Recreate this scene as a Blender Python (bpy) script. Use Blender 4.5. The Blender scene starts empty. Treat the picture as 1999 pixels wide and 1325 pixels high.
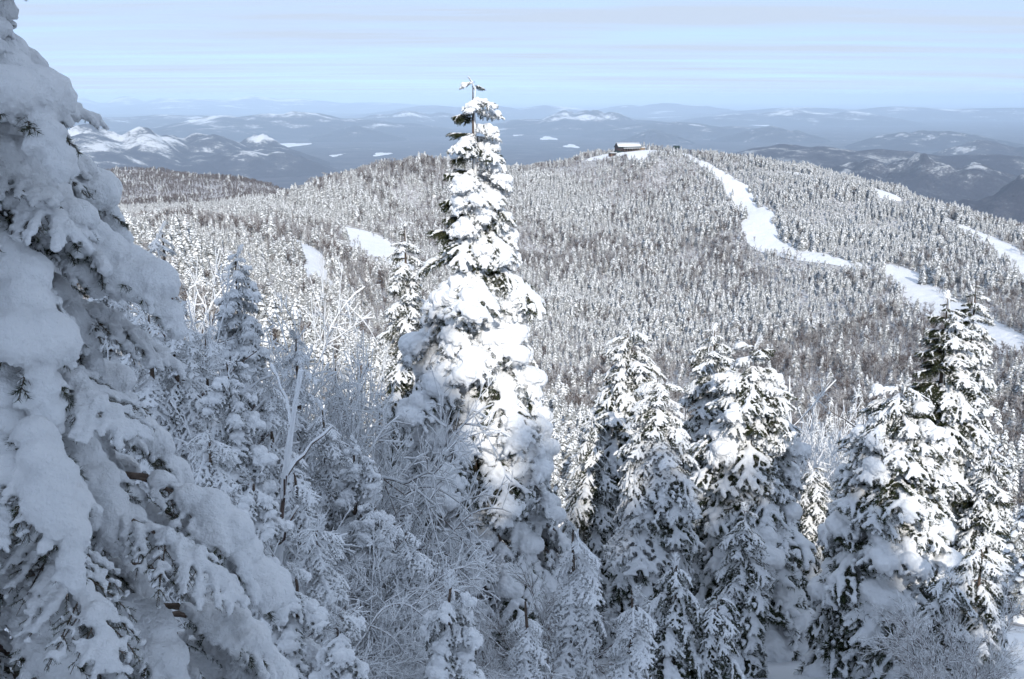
import bpy, math, random, time
import numpy as np
from mathutils import Vector, Matrix, noise as mnoise
T0 = time.time()
scene = bpy.context.scene
COL = scene.collection
R = math.radians

# ------------------------------------------------------------------ camera
F_PX, W_PX, H_PX = 2100.0, 1999.0, 1325.0
PITCH = R(12.75)
cam_d = bpy.data.cameras.new("camera")
cam = bpy.data.objects.new("camera", cam_d); COL.objects.link(cam)
cam_d.sensor_width = 36.0; cam_d.lens = 36.0 * F_PX / W_PX
cam_d.clip_start = 0.05; cam_d.clip_end = 400000.0
cam.location = (0, 0, 0); cam.rotation_euler = (math.pi / 2 - PITCH, 0, 0)
scene.camera = cam

# ------------------------------------------------------------------ sky
SUN_EL, SUN_AZ = R(27.0), R(9.0)          # behind the camera, a little to the right
sun_dir = Vector((math.sin(SUN_AZ) * math.cos(SUN_EL), -math.cos(SUN_AZ) * math.cos(SUN_EL), math.sin(SUN_EL)))
world = bpy.data.worlds.new("World"); scene.world = world; world.use_nodes = True
wn = world.node_tree; wn.nodes.clear()
def wnode(t, **kw):
    n = wn.nodes.new(t)
    for k, v in kw.items(): setattr(n, k, v)
    return n
def wmath(op, a, b=None, c=None, clamp=False):
    n = wnode('ShaderNodeMath', operation=op); n.use_clamp = clamp
    for i, s in enumerate((a, b, c)):
        if s is None: continue
        if isinstance(s, (int, float)): n.inputs[i].default_value = s
        else: wn.links.new(s, n.inputs[i])
    return n.outputs[0]
tc = wnode('ShaderNodeTexCoord')
sep = wnode('ShaderNodeSeparateXYZ'); wn.links.new(tc.outputs['Generated'], sep.inputs[0])
zc = wmath('MAXIMUM', sep.outputs[2], 0.0)
comb = wnode('ShaderNodeCombineXYZ')
wn.links.new(sep.outputs[0], comb.inputs[0]); wn.links.new(sep.outputs[1], comb.inputs[1]); wn.links.new(wmath('ADD', wmath('MULTIPLY', zc, 0.72), 0.28), comb.inputs[2])
sky = wnode('ShaderNodeTexSky', sky_type='NISHITA', sun_disc=False, sun_elevation=SUN_EL,
            sun_rotation=math.atan2(sun_dir.x, sun_dir.y), altitude=800, air_density=1.0, dust_density=0.1, ozone_density=1.2)
wn.links.new(comb.outputs[0], sky.inputs[0])
# a sheet of thin high cloud, laid out on a plane overhead: it ends some way out, so a clear band shows over the horizon
den = wmath('ADD', zc, 0.03)
px = wmath('DIVIDE', sep.outputs[0], den); py = wmath('DIVIDE', sep.outputs[1], den)
pc = wnode('ShaderNodeCombineXYZ'); wn.links.new(px, pc.inputs[0]); wn.links.new(py, pc.inputs[1])
def cloud_noise(sx, sy, det, rough, loc):
    m = wnode('ShaderNodeMapping'); m.inputs['Scale'].default_value = (sx, sy, 1); m.inputs['Location'].default_value = loc
    m.inputs['Rotation'].default_value = (0, 0, R(6))
    wn.links.new(pc.outputs[0], m.inputs[0])
    n = wnode('ShaderNodeTexNoise'); n.inputs['Scale'].default_value = 1; n.inputs['Detail'].default_value = det
    n.inputs['Roughness'].default_value = rough; wn.links.new(m.outputs[0], n.inputs['Vector'])
    return n.outputs[0]
n1 = cloud_noise(0.13, 0.55, 6, 0.55, (3.1, 1.7, 0)); n2 = cloud_noise(0.22, 0.75, 6, 0.62, (7.0, 2.0, 0))
dist = wmath('SQRT', wmath('ADD', wmath('MULTIPLY', px, px), wmath('MULTIPLY', py, py)))
sheet = wnode('ShaderNodeMapRange'); sheet.interpolation_type = 'SMOOTHSTEP'
wn.links.new(wmath('ADD', dist, wmath('MULTIPLY', wmath('SUBTRACT', n1, 0.5), 7.0)), sheet.inputs[0])
sheet.inputs[1].default_value = 11.5; sheet.inputs[2].default_value = 16.0; sheet.inputs[3].default_value = 1; sheet.inputs[4].default_value = 0.9
cl = wmath('MULTIPLY', sheet.outputs[0], wmath('ADD', wmath('MULTIPLY', wmath('SUBTRACT', n1, 0.25), 1.7), wmath('MULTIPLY', wmath('SUBTRACT', n2, 0.2), 1.3)), clamp=True)
mix = wnode('ShaderNodeMix', data_type='RGBA')
wn.links.new(cl, mix.inputs[0]); wn.links.new(sky.outputs[0], mix.inputs[6]); mix.inputs[7].default_value = (2.1, 2.48, 3.1, 1)
bg = wnode('ShaderNodeBackground'); bg.inputs[1].default_value = 0.15
wn.links.new(mix.outputs[2], bg.inputs[0])
wo = wnode('ShaderNodeOutputWorld'); wn.links.new(bg.outputs[0], wo.inputs[0])

# ------------------------------------------------------------------ sun, exposure
sl = bpy.data.lights.new("sun", 'SUN'); sl.energy = 2.0; sl.angle = R(0.55); sl.color = (1.0, 0.955, 0.89)
so = bpy.data.objects.new("sun", sl); COL.objects.link(so)
so.rotation_euler = sun_dir.to_track_quat('Z', 'Y').to_euler()
scene.view_settings.view_transform = 'Standard'; scene.view_settings.look = 'None'
scene.view_settings.exposure = 0.97; scene.view_settings.gamma = 1.0; scene.view_settings.use_curve_mapping = False
try:
    scene.cycles.use_denoising = True; scene.cycles.max_bounces = 6; scene.cycles.diffuse_bounces = 5
    scene.cycles.glossy_bounces = 2; scene.cycles.volume_bounces = 1; scene.cycles.transparent_max_bounces = 4; scene.cycles.use_adaptive_sampling = True; scene.cycles.adaptive_threshold = 0.03
except Exception: pass

# ------------------------------------------------------------------ pixel + range -> place
def ray(u, v):
    a = (u - W_PX / 2) / F_PX; b = (H_PX / 2 - v) / F_PX
    x, y, z = a, math.cos(PITCH) + b * math.sin(PITCH), -math.sin(PITCH) + b * math.cos(PITCH)
    h = math.hypot(x, y)
    return x / h, y / h, z / h
def at(u, v, d):
    x, y, z = ray(u, v); return np.array((x * d, y * d, z * d))

# ------------------------------------------------------------------ noise and terrain
_rs = np.random.RandomState(5); _lat = _rs.rand(256, 256)
def vnoise(x, y):
    xi = np.floor(x).astype(int); yi = np.floor(y).astype(int); fx = x - xi; fy = y - yi
    fx = fx * fx * (3 - 2 * fx); fy = fy * fy * (3 - 2 * fy)
    a = _lat[xi & 255, yi & 255]; b = _lat[(xi + 1) & 255, yi & 255]; c = _lat[xi & 255, (yi + 1) & 255]; d = _lat[(xi + 1) & 255, (yi + 1) & 255]
    return (a * (1 - fx) + b * fx) * (1 - fy) + (c * (1 - fx) + d * fx) * fy - 0.5
def fbm(x, y, oct=4):
    s = 0; a = 1.0
    for k in range(oct): s = s + a * vnoise(x * 2 ** k + 17.3 * k, y * 2 ** k + 9.1 * k); a *= 0.5
    return s
def sstep(a, b, x):
    t = np.clip((x - a) / (b - a), 0, 1); return t * t * (3 - 2 * t)
CP = []
def cps(off, *pts):
    for u, v, d in pts:
        p = at(u, v, d); CP.append((p[0], p[1], p[2] - off))
# crest line of the far ridge (tree tops in the picture, so the ground lies lower)
cps(9, (600, 345, 870), (680, 322, 900), (770, 300, 930), (860, 299, 960), (1000, 318, 1020), (1080, 312, 1080), (1150, 291, 1110),
    (1400, 288, 1090), (1500, 302, 1060), (1600, 322, 1030), (1700, 342, 990), (1800, 368, 950), (1900, 400, 900), (1999, 430, 860), (2150, 480, 800), (2400, 560, 750))
cps(0, (1225, 291, 1110), (1310, 296, 1100))
cps(9, (250, 318, 1900), (180, 335, 1850), (90, 352, 1800), (350, 330, 1850), (450, 345, 1750), (550, 358, 1600), (0, 380, 1700))
cps(6, (300, 385, 1300), (450, 395, 1150), (150, 395, 1300))
cps(9, (0, 418, 420), (100, 412, 430), (200, 408, 430), (330, 405, 440), (430, 408, 460), (520, 402, 520), (200, 415, 500), (350, 414, 510), (430, 414, 560))
cps(9, (0, 430, 600), (100, 428, 620), (200, 426, 620), (330, 426, 640), (430, 424, 680), (500, 397, 800), (555, 374, 860), (480, 410, 900), (400, 412, 950), (200, 412, 950), (550, 392, 1030), (620, 368, 1040), (690, 345, 1070), (1800, 386, 1060), (1900, 424, 1000), (1999, 458, 980))
cps(0, (548, 450, 560), (600, 492, 512), (625, 560, 450), (690, 450, 730), (740, 490, 690), (775, 525, 655))
cps(5, (900, 400, 850), (900, 500, 700), (900, 600, 560), (900, 700, 430), (1150, 400, 930), (1150, 500, 800), (1150, 600, 660), (1150, 700, 520), (1150, 800, 380),
    (1400, 400, 930), (1400, 500, 800), (1400, 600, 670), (1400, 700, 540), (1400, 800, 400), (1650, 600, 640), (1650, 700, 520), (1650, 800, 390), (1700, 450, 840),
    (1900, 760, 430), (2150, 700, 450), (2300, 600, 600), (600, 650, 320), (300, 500, 330), (300, 600, 240), (50, 520, 300))
cps(0, (1345, 305, 1060), (1440, 365, 950), (1475, 420, 880), (1490, 465, 820), (1560, 492, 780), (1690, 525, 740), (1745, 525, 735), (1830, 600, 640), (1930, 655, 570), (1999, 690, 530),
    (1830, 420, 880), (1950, 480, 800), (1999, 520, 740))
for u in range(-400, 2500, 290):
    for d, z in ((2300, -330), (3000, -460), (4000, -590)):
        p = at(u, 300, d); CP.append((p[0], p[1], z))
for u in range(700, 2500, 300):
    p = at(u, 300, 1600); CP.append((p[0], p[1], -190 if u < 1900 else -230))
for a in range(60, 310, 25):
    for d, z in ((300, -70), (900, -230), (2400, -450), (4000, -590)):
        CP.append((math.sin(R(a)) * d, math.cos(R(a)) * d, z if not (150 < a < 215 and d == 300) else -45))
for x in (-160, -80, 0, 80, 160):
    CP.append((x, 150, -66 - 0.03 * abs(x))); CP.append((x * .8, 90, -43))
    CP.append((x, 20, -11 - abs(x) * 0.16)); CP.append((x, -60, 4 - abs(x) * 0.16))
CP = np.array(CP)
def _phi(r2): return np.sqrt(r2 + 70.0 ** 2)
_d2 = ((CP[:, None, :2] - CP[None, :, :2]) ** 2).sum(2)
_A = np.zeros((len(CP) + 3, len(CP) + 3)); _A[:-3, :-3] = _phi(_d2) - np.eye(len(CP)) * 4.0
_A[:-3, -3] = 1; _A[:-3, -2:] = CP[:, :2] / 1000; _A[-3:, :-3] = _A[:-3, -3:].T
_wt = np.linalg.solve(_A, np.concatenate((CP[:, 2], (0, 0, 0))))
NY = np.array((-400, -60, -30, -20, -13, -8, -4, 0, 5, 15, 25, 50, 100, 200, 400.)); NZ = np.array((-30, 5.5, 6.5, 5.6, 3.4, 1.0, -1.2, -2.0, -3.7, -8.6, -13, -25, -47, -80, -110.))
def terrain(x, y):
    x = np.asarray(x, float); y = np.asarray(y, float); sh = x.shape; x = x.ravel(); y = y.ravel()
    r = np.hypot(x, y); z = np.empty_like(x)
    for i in range(0, len(x), 20000):
        s = slice(i, i + 20000)
        d2 = (x[s, None] - CP[:, 0]) ** 2 + (y[s, None] - CP[:, 1]) ** 2
        z[s] = _phi(d2) @ _wt[:-3] + _wt[-3] + (x[s] * _wt[-2] + y[s] * _wt[-1]) / 1000
    z = z + 2.0 * fbm(x / 45, y / 45, 2) * sstep(60, 200, r)
    zn = sum(np.interp(y + o, NY, NZ) for o in (-2, -1, 0, 1, 2)) / 5 - 0.0012 * x * x * sstep(-6, 0, y) - 0.02 * x - 0.15 * np.clip(x - 1, -14, 25) * sstep(9, 17, -y) + 0.35 * fbm(x / 3.5, y / 3.5, 3)
    z = zn + (z - zn) * sstep(55, 170, r)
    zv = -600 + 16 * fbm(x / 2500, y / 2500, 3)
    return (z + (zv - z) * sstep(2500, 4200, r)).reshape(sh)
def Tz(x, y): return float(terrain(np.array([x]), np.array([y]))[0])

# ------------------------------------------------------------------ mesh helpers
def mesh_np(name, V, F, mats, fm=None, smooth=False):
    """V (n,3); F: (m,3) or (m,4) array, or a list of such arrays"""
    Fs = F if isinstance(F, list) else [F]
    Fs = [np.asarray(f, np.int32) for f in Fs if len(f)]
    me = bpy.data.meshes.new(name); V = np.asarray(V, np.float32)
    me.vertices.add(len(V)); me.vertices.foreach_set("co", V.ravel())
    tot = np.concatenate([np.full(len(f), f.shape[1], np.int32) for f in Fs]); idx = np.concatenate([f.ravel() for f in Fs])
    me.loops.add(len(idx)); me.loops.foreach_set("vertex_index", idx)
    me.polygons.add(len(tot)); me.polygons.foreach_set("loop_start", np.concatenate(([0], np.cumsum(tot)[:-1])).astype(np.int32))
    me.polygons.foreach_set("loop_total", tot)
    for m in (mats if isinstance(mats, (list, tuple)) else [mats]): me.materials.append(m)
    if fm is not None: me.polygons.foreach_set("material_index", np.asarray(fm, np.int32))
    if smooth: me.polygons.foreach_set("use_smooth", np.ones(len(tot), bool))
    me.update(calc_edges=True); me.validate(); return me
def link(name, me, parent=None, **props):
    o = bpy.data.objects.new(name, me); COL.objects.link(o)
    if parent is not None: o.parent = parent
    for k, v in props.items(): o[k] = v
    return o
def empty(name, loc, rz=0, **props):
    o = link(name, None, **props); o.location = loc; o.rotation_euler = (0, 0, rz); o.empty_display_size = 0.3
    return o
class MB:
    """collects polygons of three or four corners, with a material index each"""
    def __init__(s): s.V = []; s.T = []; s.Q = []; s.tm = []; s.qm = []; s.n = 0
    def add(s, V, F, m=0):
        V = np.asarray(V, float).reshape(-1, 3); F = np.asarray(F, int)
        if len(F) == 0: return
        if F.shape[1] == 3: s.T.append(F + s.n); s.tm.append(np.full(len(F), m))
        else: s.Q.append(F + s.n); s.qm.append(np.full(len(F), m))
        s.V.append(V); s.n += len(V)
    def arrays(s):
        F = []; fm = []
        if s.T: F.append(np.concatenate(s.T)); fm.append(np.concatenate(s.tm))
        if s.Q: F.append(np.concatenate(s.Q)); fm.append(np.concatenate(s.qm))
        return np.concatenate(s.V), F, np.concatenate(fm)
    def build(s, name, mats, smooth=False):
        V, F, fm = s.arrays(); return mesh_np(name, V, F, mats, fm, smooth)
def box(mb, c, size, m=0, rz=0):
    c = np.array(c, float); s = np.array(size, float) / 2
    V = np.array([(i, j, k) for i in (-1, 1) for j in (-1, 1) for k in (-1, 1)], float) * s
    ca, sa = math.cos(rz), math.sin(rz); V = np.column_stack((V[:, 0] * ca - V[:, 1] * sa, V[:, 0] * sa + V[:, 1] * ca, V[:, 2])) + c
    mb.add(V, [(0, 1, 3, 2), (4, 6, 7, 5), (0, 4, 5, 1), (2, 3, 7, 6), (0, 2, 6, 4), (1, 5, 7, 3)], m)
def tube(mb, P, rad, k=5, m=0, squash=1.0):
    P = np.asarray(P, float); n = len(P); rad = np.broadcast_to(rad, n)
    d = np.gradient(P, axis=0); d /= np.linalg.norm(d, axis=1)[:, None] + 1e-9
    up = np.where(np.abs(d[:, 2:3]) > 0.95, np.array([[1.0, 0, 0]]), np.array([[0, 0, 1.0]]))
    a = np.cross(d, up); a /= np.linalg.norm(a, axis=1)[:, None] + 1e-9; b = np.cross(a, d)
    th = np.arange(k) * 2 * math.pi / k
    V = (P[:, None, :] + rad[:, None, None] * (np.cos(th)[None, :, None] * a[:, None, :] + squash * np.sin(th)[None, :, None] * b[:, None, :])).reshape(-1, 3)
    i = np.arange(n - 1)[:, None] * k; j = np.arange(k)[None, :]; j2 = (j + 1) % k
    mb.add(V, np.stack((i + j, i + j2, i + k + j2, i + k + j), 2).reshape(-1, 4), m)
    e = (n - 1) * k
    mb.add(np.concatenate((V[e:], [P[-1] + d[-1] * rad[-1]])), [(q, (q + 1) % k, k) for q in range(k)], m)

# ------------------------------------------------------------------ materials
def material(name):
    m = bpy.data.materials.new(name); m.use_nodes = True; nt = m.node_tree
    return m, nt, nt.nodes['Principled BSDF']
def N(nt, t, **kw):
    n = nt.nodes.new(t)
    for k, v in kw.items(): setattr(n, k, v)
    return n
def noise_node(nt, scale, detail=4, rough=0.55, coord='Object'):
    t = N(nt, 'ShaderNodeTexCoord') if coord != 'Position' else N(nt, 'ShaderNodeNewGeometry')
    n = N(nt, 'ShaderNodeTexNoise'); n.inputs['Scale'].default_value = scale; n.inputs['Detail'].default_value = detail; n.inputs['Roughness'].default_value = rough
    nt.links.new(t.outputs[coord], n.inputs['Vector']); return n.outputs[0]
def ramp(nt, src, stops):
    r = N(nt, 'ShaderNodeValToRGB'); nt.links.new(src, r.inputs[0]); e = r.color_ramp.elements
    while len(e) < len(stops): e.new(0.5)
    for q, (p, c) in zip(e, stops): q.position = p; q.color = c if len(c) == 4 else (*c, 1)
    return r.outputs[0]
def bump(nt, b, src, strength, distance):
    n = N(nt, 'ShaderNodeBump'); n.inputs['Strength'].default_value = strength; n.inputs['Distance'].default_value = distance
    nt.links.new(src, n.inputs['Height']); nt.links.new(n.outputs[0], b.inputs['Normal'])
def simple(name, stops, scale=6, rough=0.8, bs=None, coord='Object', detail=4):
    m, nt, b = material(name); nn = noise_node(nt, scale, detail, coord=coord)
    nt.links.new(ramp(nt, nn, stops), b.inputs['Base Color']); b.inputs['Roughness'].default_value = rough; b.inputs['Specular IOR Level'].default_value = 0.25
    if bs: bump(nt, b, noise_node(nt, bs[0], 5, 0.65, coord), bs[1], bs[2])
    return m
M_SNOW = simple('snow', [(0.3, (0.80, 0.815, 0.83)), (0.7, (0.88, 0.885, 0.89))], 5, 0.65, (38, 0.55, 0.02))
M_SNOWN = simple('snow_near', [(0.3, (0.80, 0.815, 0.83)), (0.7, (0.88, 0.885, 0.89))], 5, 0.65, (45, 0.8, 0.03))
M_NEEDLE = simple('needles', [(0.3, (0.018, 0.028, 0.012)), (0.55, (0.035, 0.05, 0.02)), (0.75, (0.085, 0.075, 0.03))], 7, 0.6)
M_RIMEN = simple('rimed_needles', [(0.32, (0.05, 0.06, 0.045)), (0.5, (0.30, 0.31, 0.31)), (0.62, (0.74, 0.75, 0.76))], 9, 0.7)
M_FARN = simple('forest_needles', [(0.3, (0.07, 0.072, 0.06)), (0.55, (0.22, 0.22, 0.21)), (0.75, (0.50, 0.50, 0.50))], 1.3, 0.8)
M_BARK = simple('bark', [(0.3, (0.06, 0.045, 0.035)), (0.7, (0.16, 0.12, 0.095))], 18, 0.9, (40, 0.7, 0.01))
M_TWIG = simple('twig', [(0.35, (0.055, 0.04, 0.038)), (0.65, (0.17, 0.125, 0.105))], 3, 0.9)
M_TWIGR = simple('rimed_twig', [(0.35, (0.30, 0.27, 0.25)), (0.6, (0.72, 0.72, 0.73))], 1.2, 0.85)
M_TRAIL = simple('groomed_snow', [(0.3, (0.80, 0.81, 0.83)), (0.7, (0.89, 0.89, 0.9))], 0.08, 0.6, (0.22, 0.8, 1.2), 'Position')

def ground_material():
    m, nt, b = material('mountain_ground')
    big = noise_node(nt, 0.012, 4, 0.6, 'Position'); fine = noise_node(nt, 0.5, 5, 0.7, 'Position')
    brush = ramp(nt, fine, [(0.35, (0.16, 0.135, 0.12)), (0.62, (0.72, 0.72, 0.73))])
    g = N(nt, 'ShaderNodeNewGeometry'); ln = N(nt, 'ShaderNodeVectorMath', operation='LENGTH'); nt.links.new(g.outputs['Position'], ln.inputs[0])
    mr = N(nt, 'ShaderNodeMapRange'); nt.links.new(ln.outputs['Value'], mr.inputs[0]); mr.inputs[1].default_value = 28; mr.inputs[2].default_value = 60
    mx = N(nt, 'ShaderNodeMix', data_type='RGBA'); nt.links.new(mr.outputs[0], mx.inputs[0]); mx.inputs[6].default_value = (0.85, 0.86, 0.875, 1); nt.links.new(brush, mx.inputs[7])
    # further down the valley the woods are bare hardwoods: dull grey brown with clearings
    far = ramp(nt, noise_node(nt, 0.004, 7, 0.7, 'Position'), [(0.42, (0.045, 0.042, 0.058)), (0.6, (0.08, 0.075, 0.09)), (0.655, (0.12, 0.115, 0.12)), (0.69, (0.55, 0.55, 0.56))])
    mr2 = N(nt, 'ShaderNodeMapRange'); nt.links.new(ln.outputs['Value'], mr2.inputs[0]); mr2.inputs[1].default_value = 2000; mr2.inputs[2].default_value = 2900
    mx2 = N(nt, 'ShaderNodeMix', data_type='RGBA'); nt.links.new(mr2.outputs[0], mx2.inputs[0]); nt.links.new(mx.outputs[2], mx2.inputs[6]); nt.links.new(far, mx2.inputs[7])
    nt.links.new(mx2.outputs[2], b.inputs['Base Color']); b.inputs['Roughness'].default_value = 0.85; b.inputs['Specular IOR Level'].default_value = 0.1
    bump(nt, b, noise_node(nt, 3.0, 4, 0.6, 'Position'), 0.4, 0.06)
    return m
def hill_material(name, z0, z1, white=0.62, fs=0.006, sh=0.0):
    """hardwood forest, with rimed, snow-white woods and ledges in broken patches on the higher slopes"""
    m, nt, b = material(name)
    g = N(nt, 'ShaderNodeNewGeometry'); sp = N(nt, 'ShaderNodeSeparateXYZ'); nt.links.new(g.outputs['Position'], sp.inputs[0])
    mr = N(nt, 'ShaderNodeMapRange'); nt.links.new(sp.outputs[2], mr.inputs[0]); mr.inputs[1].default_value = z0; mr.inputs[2].default_value = z1; mr.inputs[3].default_value = -0.10; mr.inputs[4].default_value = 0.08
    def add(a, bb, k=1.0):
        q = N(nt, 'ShaderNodeMath', operation='MULTIPLY_ADD'); nt.links.new(bb, q.inputs[0]); q.inputs[1].default_value = k; nt.links.new(a, q.inputs[2]); return q.outputs[0]
    t = add(add(mr.outputs[0], noise_node(nt, fs * .7, 6, 0.65, 'Position'), 1.0), noise_node(nt, fs * 9, 4, 0.7, 'Position'), .30)
    col = ramp(nt, t, [(0.55 + sh, (0.045, 0.042, 0.058)), (0.65 + sh, (0.085, 0.082, 0.095)), (0.71 + sh, (white * .55, white * .55, white * .56)), (0.78 + sh, (white, white, white * 1.01))])
    nt.links.new(col, b.inputs['Base Color']); b.inputs['Roughness'].default_value = 0.9; b.inputs['Specular IOR Level'].default_value = 0.05
    bump(nt, b, noise_node(nt, fs * 5, 6, 0.7, 'Position'), 0.9, 20)
    return m
M_GROUND = ground_material()

# ------------------------------------------------------------------ ground sheet (camera hill, ridge, valley out to the horizon)
def angle_axis():
    a = np.concatenate((np.linspace(-36, 36, 420), np.linspace(36, 324, 110)[1:-1])); return np.radians(a)
A_ = angle_axis(); RR = np.concatenate((np.geomspace(1.0, 30, 60), np.geomspace(30, 3000, 330)[1:], np.geomspace(3000, 100000, 110)[1:]))
gx = RR[:, None] * np.sin(A_)[None, :]; gy = RR[:, None] * np.cos(A_)[None, :]
gz = terrain(gx, gy)
nA, nR = len(A_), len(RR)
V = np.stack((gx, gy, gz), 2).reshape(-1, 3); V = np.concatenate((V, [(0, 0, Tz(0, 0))]))
i = np.arange(nR - 1)[:, None] * nA; j = np.arange(nA)[None, :]; j2 = (j + 1) % nA
Q = np.stack((i + j, i + nA + j, i + nA + j2, i + j2), 2).reshape(-1, 4)
C = np.array([(q, (q + 1) % nA, nR * nA) for q in range(nA)])
link('ground', mesh_np('ground', V, [C, Q], M_GROUND, smooth=True), kind='structure', label='snowy wooded mountain ground running down to the wide valley')
LOW = float(gz.min())

# ------------------------------------------------------------------ distant hills
def hill(u, v, d, wpx, depth, lumps, mat, seed, rough=1.0, power=1.7):
    """a hill whose top stands at pixel (u, v) at range d; wpx is its half width in pixels, lumps are (offset, height share, width share)"""
    top = at(u, v, d); hw = wpx / F_PX * d * 1.5; lumps = [(o / 1.5, h, w * 1.05) for o, h, w in lumps]; H = top[2] + 600
    n, k = 110, 60
    s = np.linspace(-1.25, 1.25, n); t = np.linspace(-1.2, 1.2, k); S, Tt = np.meshgrid(s, t, indexing='ij')
    ca, sa = top[0] / d, top[1] / d
    X = top[0] + S * hw * sa + Tt * depth * ca; Y = top[1] - S * hw * ca + Tt * depth * sa
    prof = np.zeros_like(S)
    for o, h, w in lumps: prof = np.maximum(prof, h * np.exp(-np.abs((S - o) / w) ** power * 0.75 - (Tt * (0.9 + 0.25 * np.sin(5 * o))) ** 2 * 2.6))
    edge = np.maximum(np.abs(S) / 1.25, np.abs(Tt) / 1.2)
    sc = hw * 0.30
    wx = fbm(X / sc * .7 + seed, Y / sc * .7, 3); nz = fbm(X / sc + seed * 7.7 + wx * 1.5, Y / sc + seed * 3.1 - wx, 6) * 1.5 - .35 * np.abs(fbm(X / sc * 2 + seed, Y / sc * 2 + 5, 4))
    Z = -600 + H * prof * (1 + 0.20 * rough * nz) - 70 * sstep(0.55, 1.0, edge) - 12
    Vv = np.stack((X, Y, Z), 2).reshape(-1, 3)
    a = np.arange(n - 1)[:, None] * k; b = np.arange(k - 1)[None, :]
    link('distant_hill', mesh_np('distant_hill', Vv, np.stack((a + b, a + k + b, a + k + b + 1, a + b + 1), 2).reshape(-1, 4), mat, smooth=True), kind='structure')
MH1 = hill_material('near_hill_forest', -560, -340, 0.72, 0.006, .035)
MH2 = hill_material('mid_hill_forest', -580, -330, 0.74, 0.0028, .05)
MH3 = hill_material('far_mountain_forest', -480, -60, 0.8, 0.0012)
MH5 = hill_material('ledgy_hill_forest', -520, -260, 0.6, 0.009, .03)
MH4 = hill_material('dark_ridge_forest', -440, -100, 0.5, 0.006)
hill(225, 251, 9500, 190, 1500, [(-.25, 1, .35), (.25, .96, .25), (-.75, .6, .35), (.75, .5, .4)], MH1, 1)
hill(410, 256, 10200, 150, 1500, [(0, 1, .35), (-.5, .9, .3), (.55, .65, .4)], MH1, 2)
hill(515, 263, 10500, 70, 1100, [(-.1, 1, .5), (.5, .55, .4)], MH1, 3)
hill(475, 288, 9000, 130, 800, [(0, 1, .4), (.5, .9, .35), (-.6, .6, .4)], MH1, 4)
hill(540, 222, 18500, 240, 2600, [(-.4, .85, .3), (0, .95, .3), (.1, 1, .5), (.6, .8, .4)], MH2, 5)
hill(250, 222, 24000, 260, 3000, [(-.3, .9, .4), (.3, 1, .4), (.8, .7, .4)], MH2, 6)
hill(190, 187, 52000, 150, 5000, [(-.25, 1, .2), (.3, .97, .18), (.8, .9, .25), (-.8, .8, .3)], MH3, 7, 0.8)
hill(490, 187, 48000, 260, 6000, [(0, 1, .22), (-.35, .88, .3), (.3, .86, .3), (.8, .6, .4)], MH3, 8, 0.5)
hill(1140, 211, 19500, 150, 2300, [(-.2, .85, .25), (.05, 1, .28), (.35, .85, .25), (.7, .5, .4), (-.7, .5, .35)], MH2, 9)
hill(1275, 249, 14500, 60, 900, [(0, 1, .4), (.4, .7, .4)], MH1, 10)
hill(1345, 236, 17500, 150, 1500, [(0, 1, .4), (-.5, .9, .35), (.5, .75, .4)], MH2, 11)
hill(1300, 201, 38000, 110, 4000, [(0, 1, .45), (.6, .75, .4), (-.6, .8, .4)], MH3, 12)
hill(800, 216, 24000, 100, 2500, [(0, 1, .4), (.6, .9, .4), (-.6, .7, .4)], MH2, 13)
hill(1500, 245, 15500, 80, 700, [(0, 1, .5), (.6, .7, .4)], MH1, 14)
hill(1840, 250, 14000, 110, 1200, [(0, 1, .6), (-.5, .8, .5)], MH1, 15)
hill(1680, 286, 7600, 300, 1100, [(-.35, 1, .7), (.2, .97, .6), (.7, .9, .6)], MH4, 16, 0.7)
hill(1800, 300, 6300, 150, 900, [(0, 1, .6), (-.6, .85, .5), (.6, .9, .6)], MH5, 17)
hill(1985, 350, 4700, 150, 500, [(0, 1, .5), (.6, .9, .5), (-.5, .8, .4)], MH4, 18)
hill(1920, 272, 10500, 110, 900, [(0, 1, .5), (.6, .8, .4)], MH2, 19)
hill(1750, 207, 33000, 330, 3000, [(0, .95, .3), (-.5, 1, .3), (.6, .9, .4)], MH3, 20)
hill(950, 204, 34000, 200, 3000, [(0, .95, .3), (-.5, .9, .3), (.6, 1, .3)], MH3, 21)
hill(700, 246, 16000, 70, 1200, [(0, 1, .5)], MH2, 22)
hill(1560, 212, 26000, 160, 2500, [(0, 1, .4), (.6, .9, .3), (-.6, .7, .4)], MH2, 23)

# frozen lakes and open fields down in the valley
M_LAKE = simple('lake_snow', [(0.3, (0.74, 0.75, 0.77)), (0.7, (0.82, 0.82, 0.83))], 0.002, 0.7, None, 'Position')
for kk, (u, v, w, h) in enumerate([(562, 284, 26, 5), (1465, 241, 30, 3), (930, 269, 10, 3), (1070, 269, 14, 3), (1115, 284, 12, 3), (655, 302, 9, 2), (410, 330, 4, 1.5), (745, 300, 14, 3), (1010, 262, 9, 2), (1870, 332, 12, 3)]):
    dx = ray(u, v); d = (-600 + 10) / dx[2]; c = at(u, v, d)
    rr = np.random.RandomState(kk); th = np.linspace(0, 2 * math.pi, 25)[:-1]; dep = h / F_PX * d / max(0.02, -dx[2])
    rad = 1 + 0.3 * np.sin(th * 3 + kk) + 0.15 * rr.rand(24)
    X = c[0] + np.cos(th) * w / F_PX * d * rad; Y = c[1] + np.sin(th) * dep * rad
    z = float(terrain(X, Y).max()) + 3
    link('frozen_lake', mesh_np('frozen_lake', np.column_stack((np.append(X, c[0]), np.append(Y, c[1]), np.full(25, z))), np.array([(q, (q + 1) % 24, 24) for q in range(24)]), M_LAKE), kind='structure')

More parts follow.
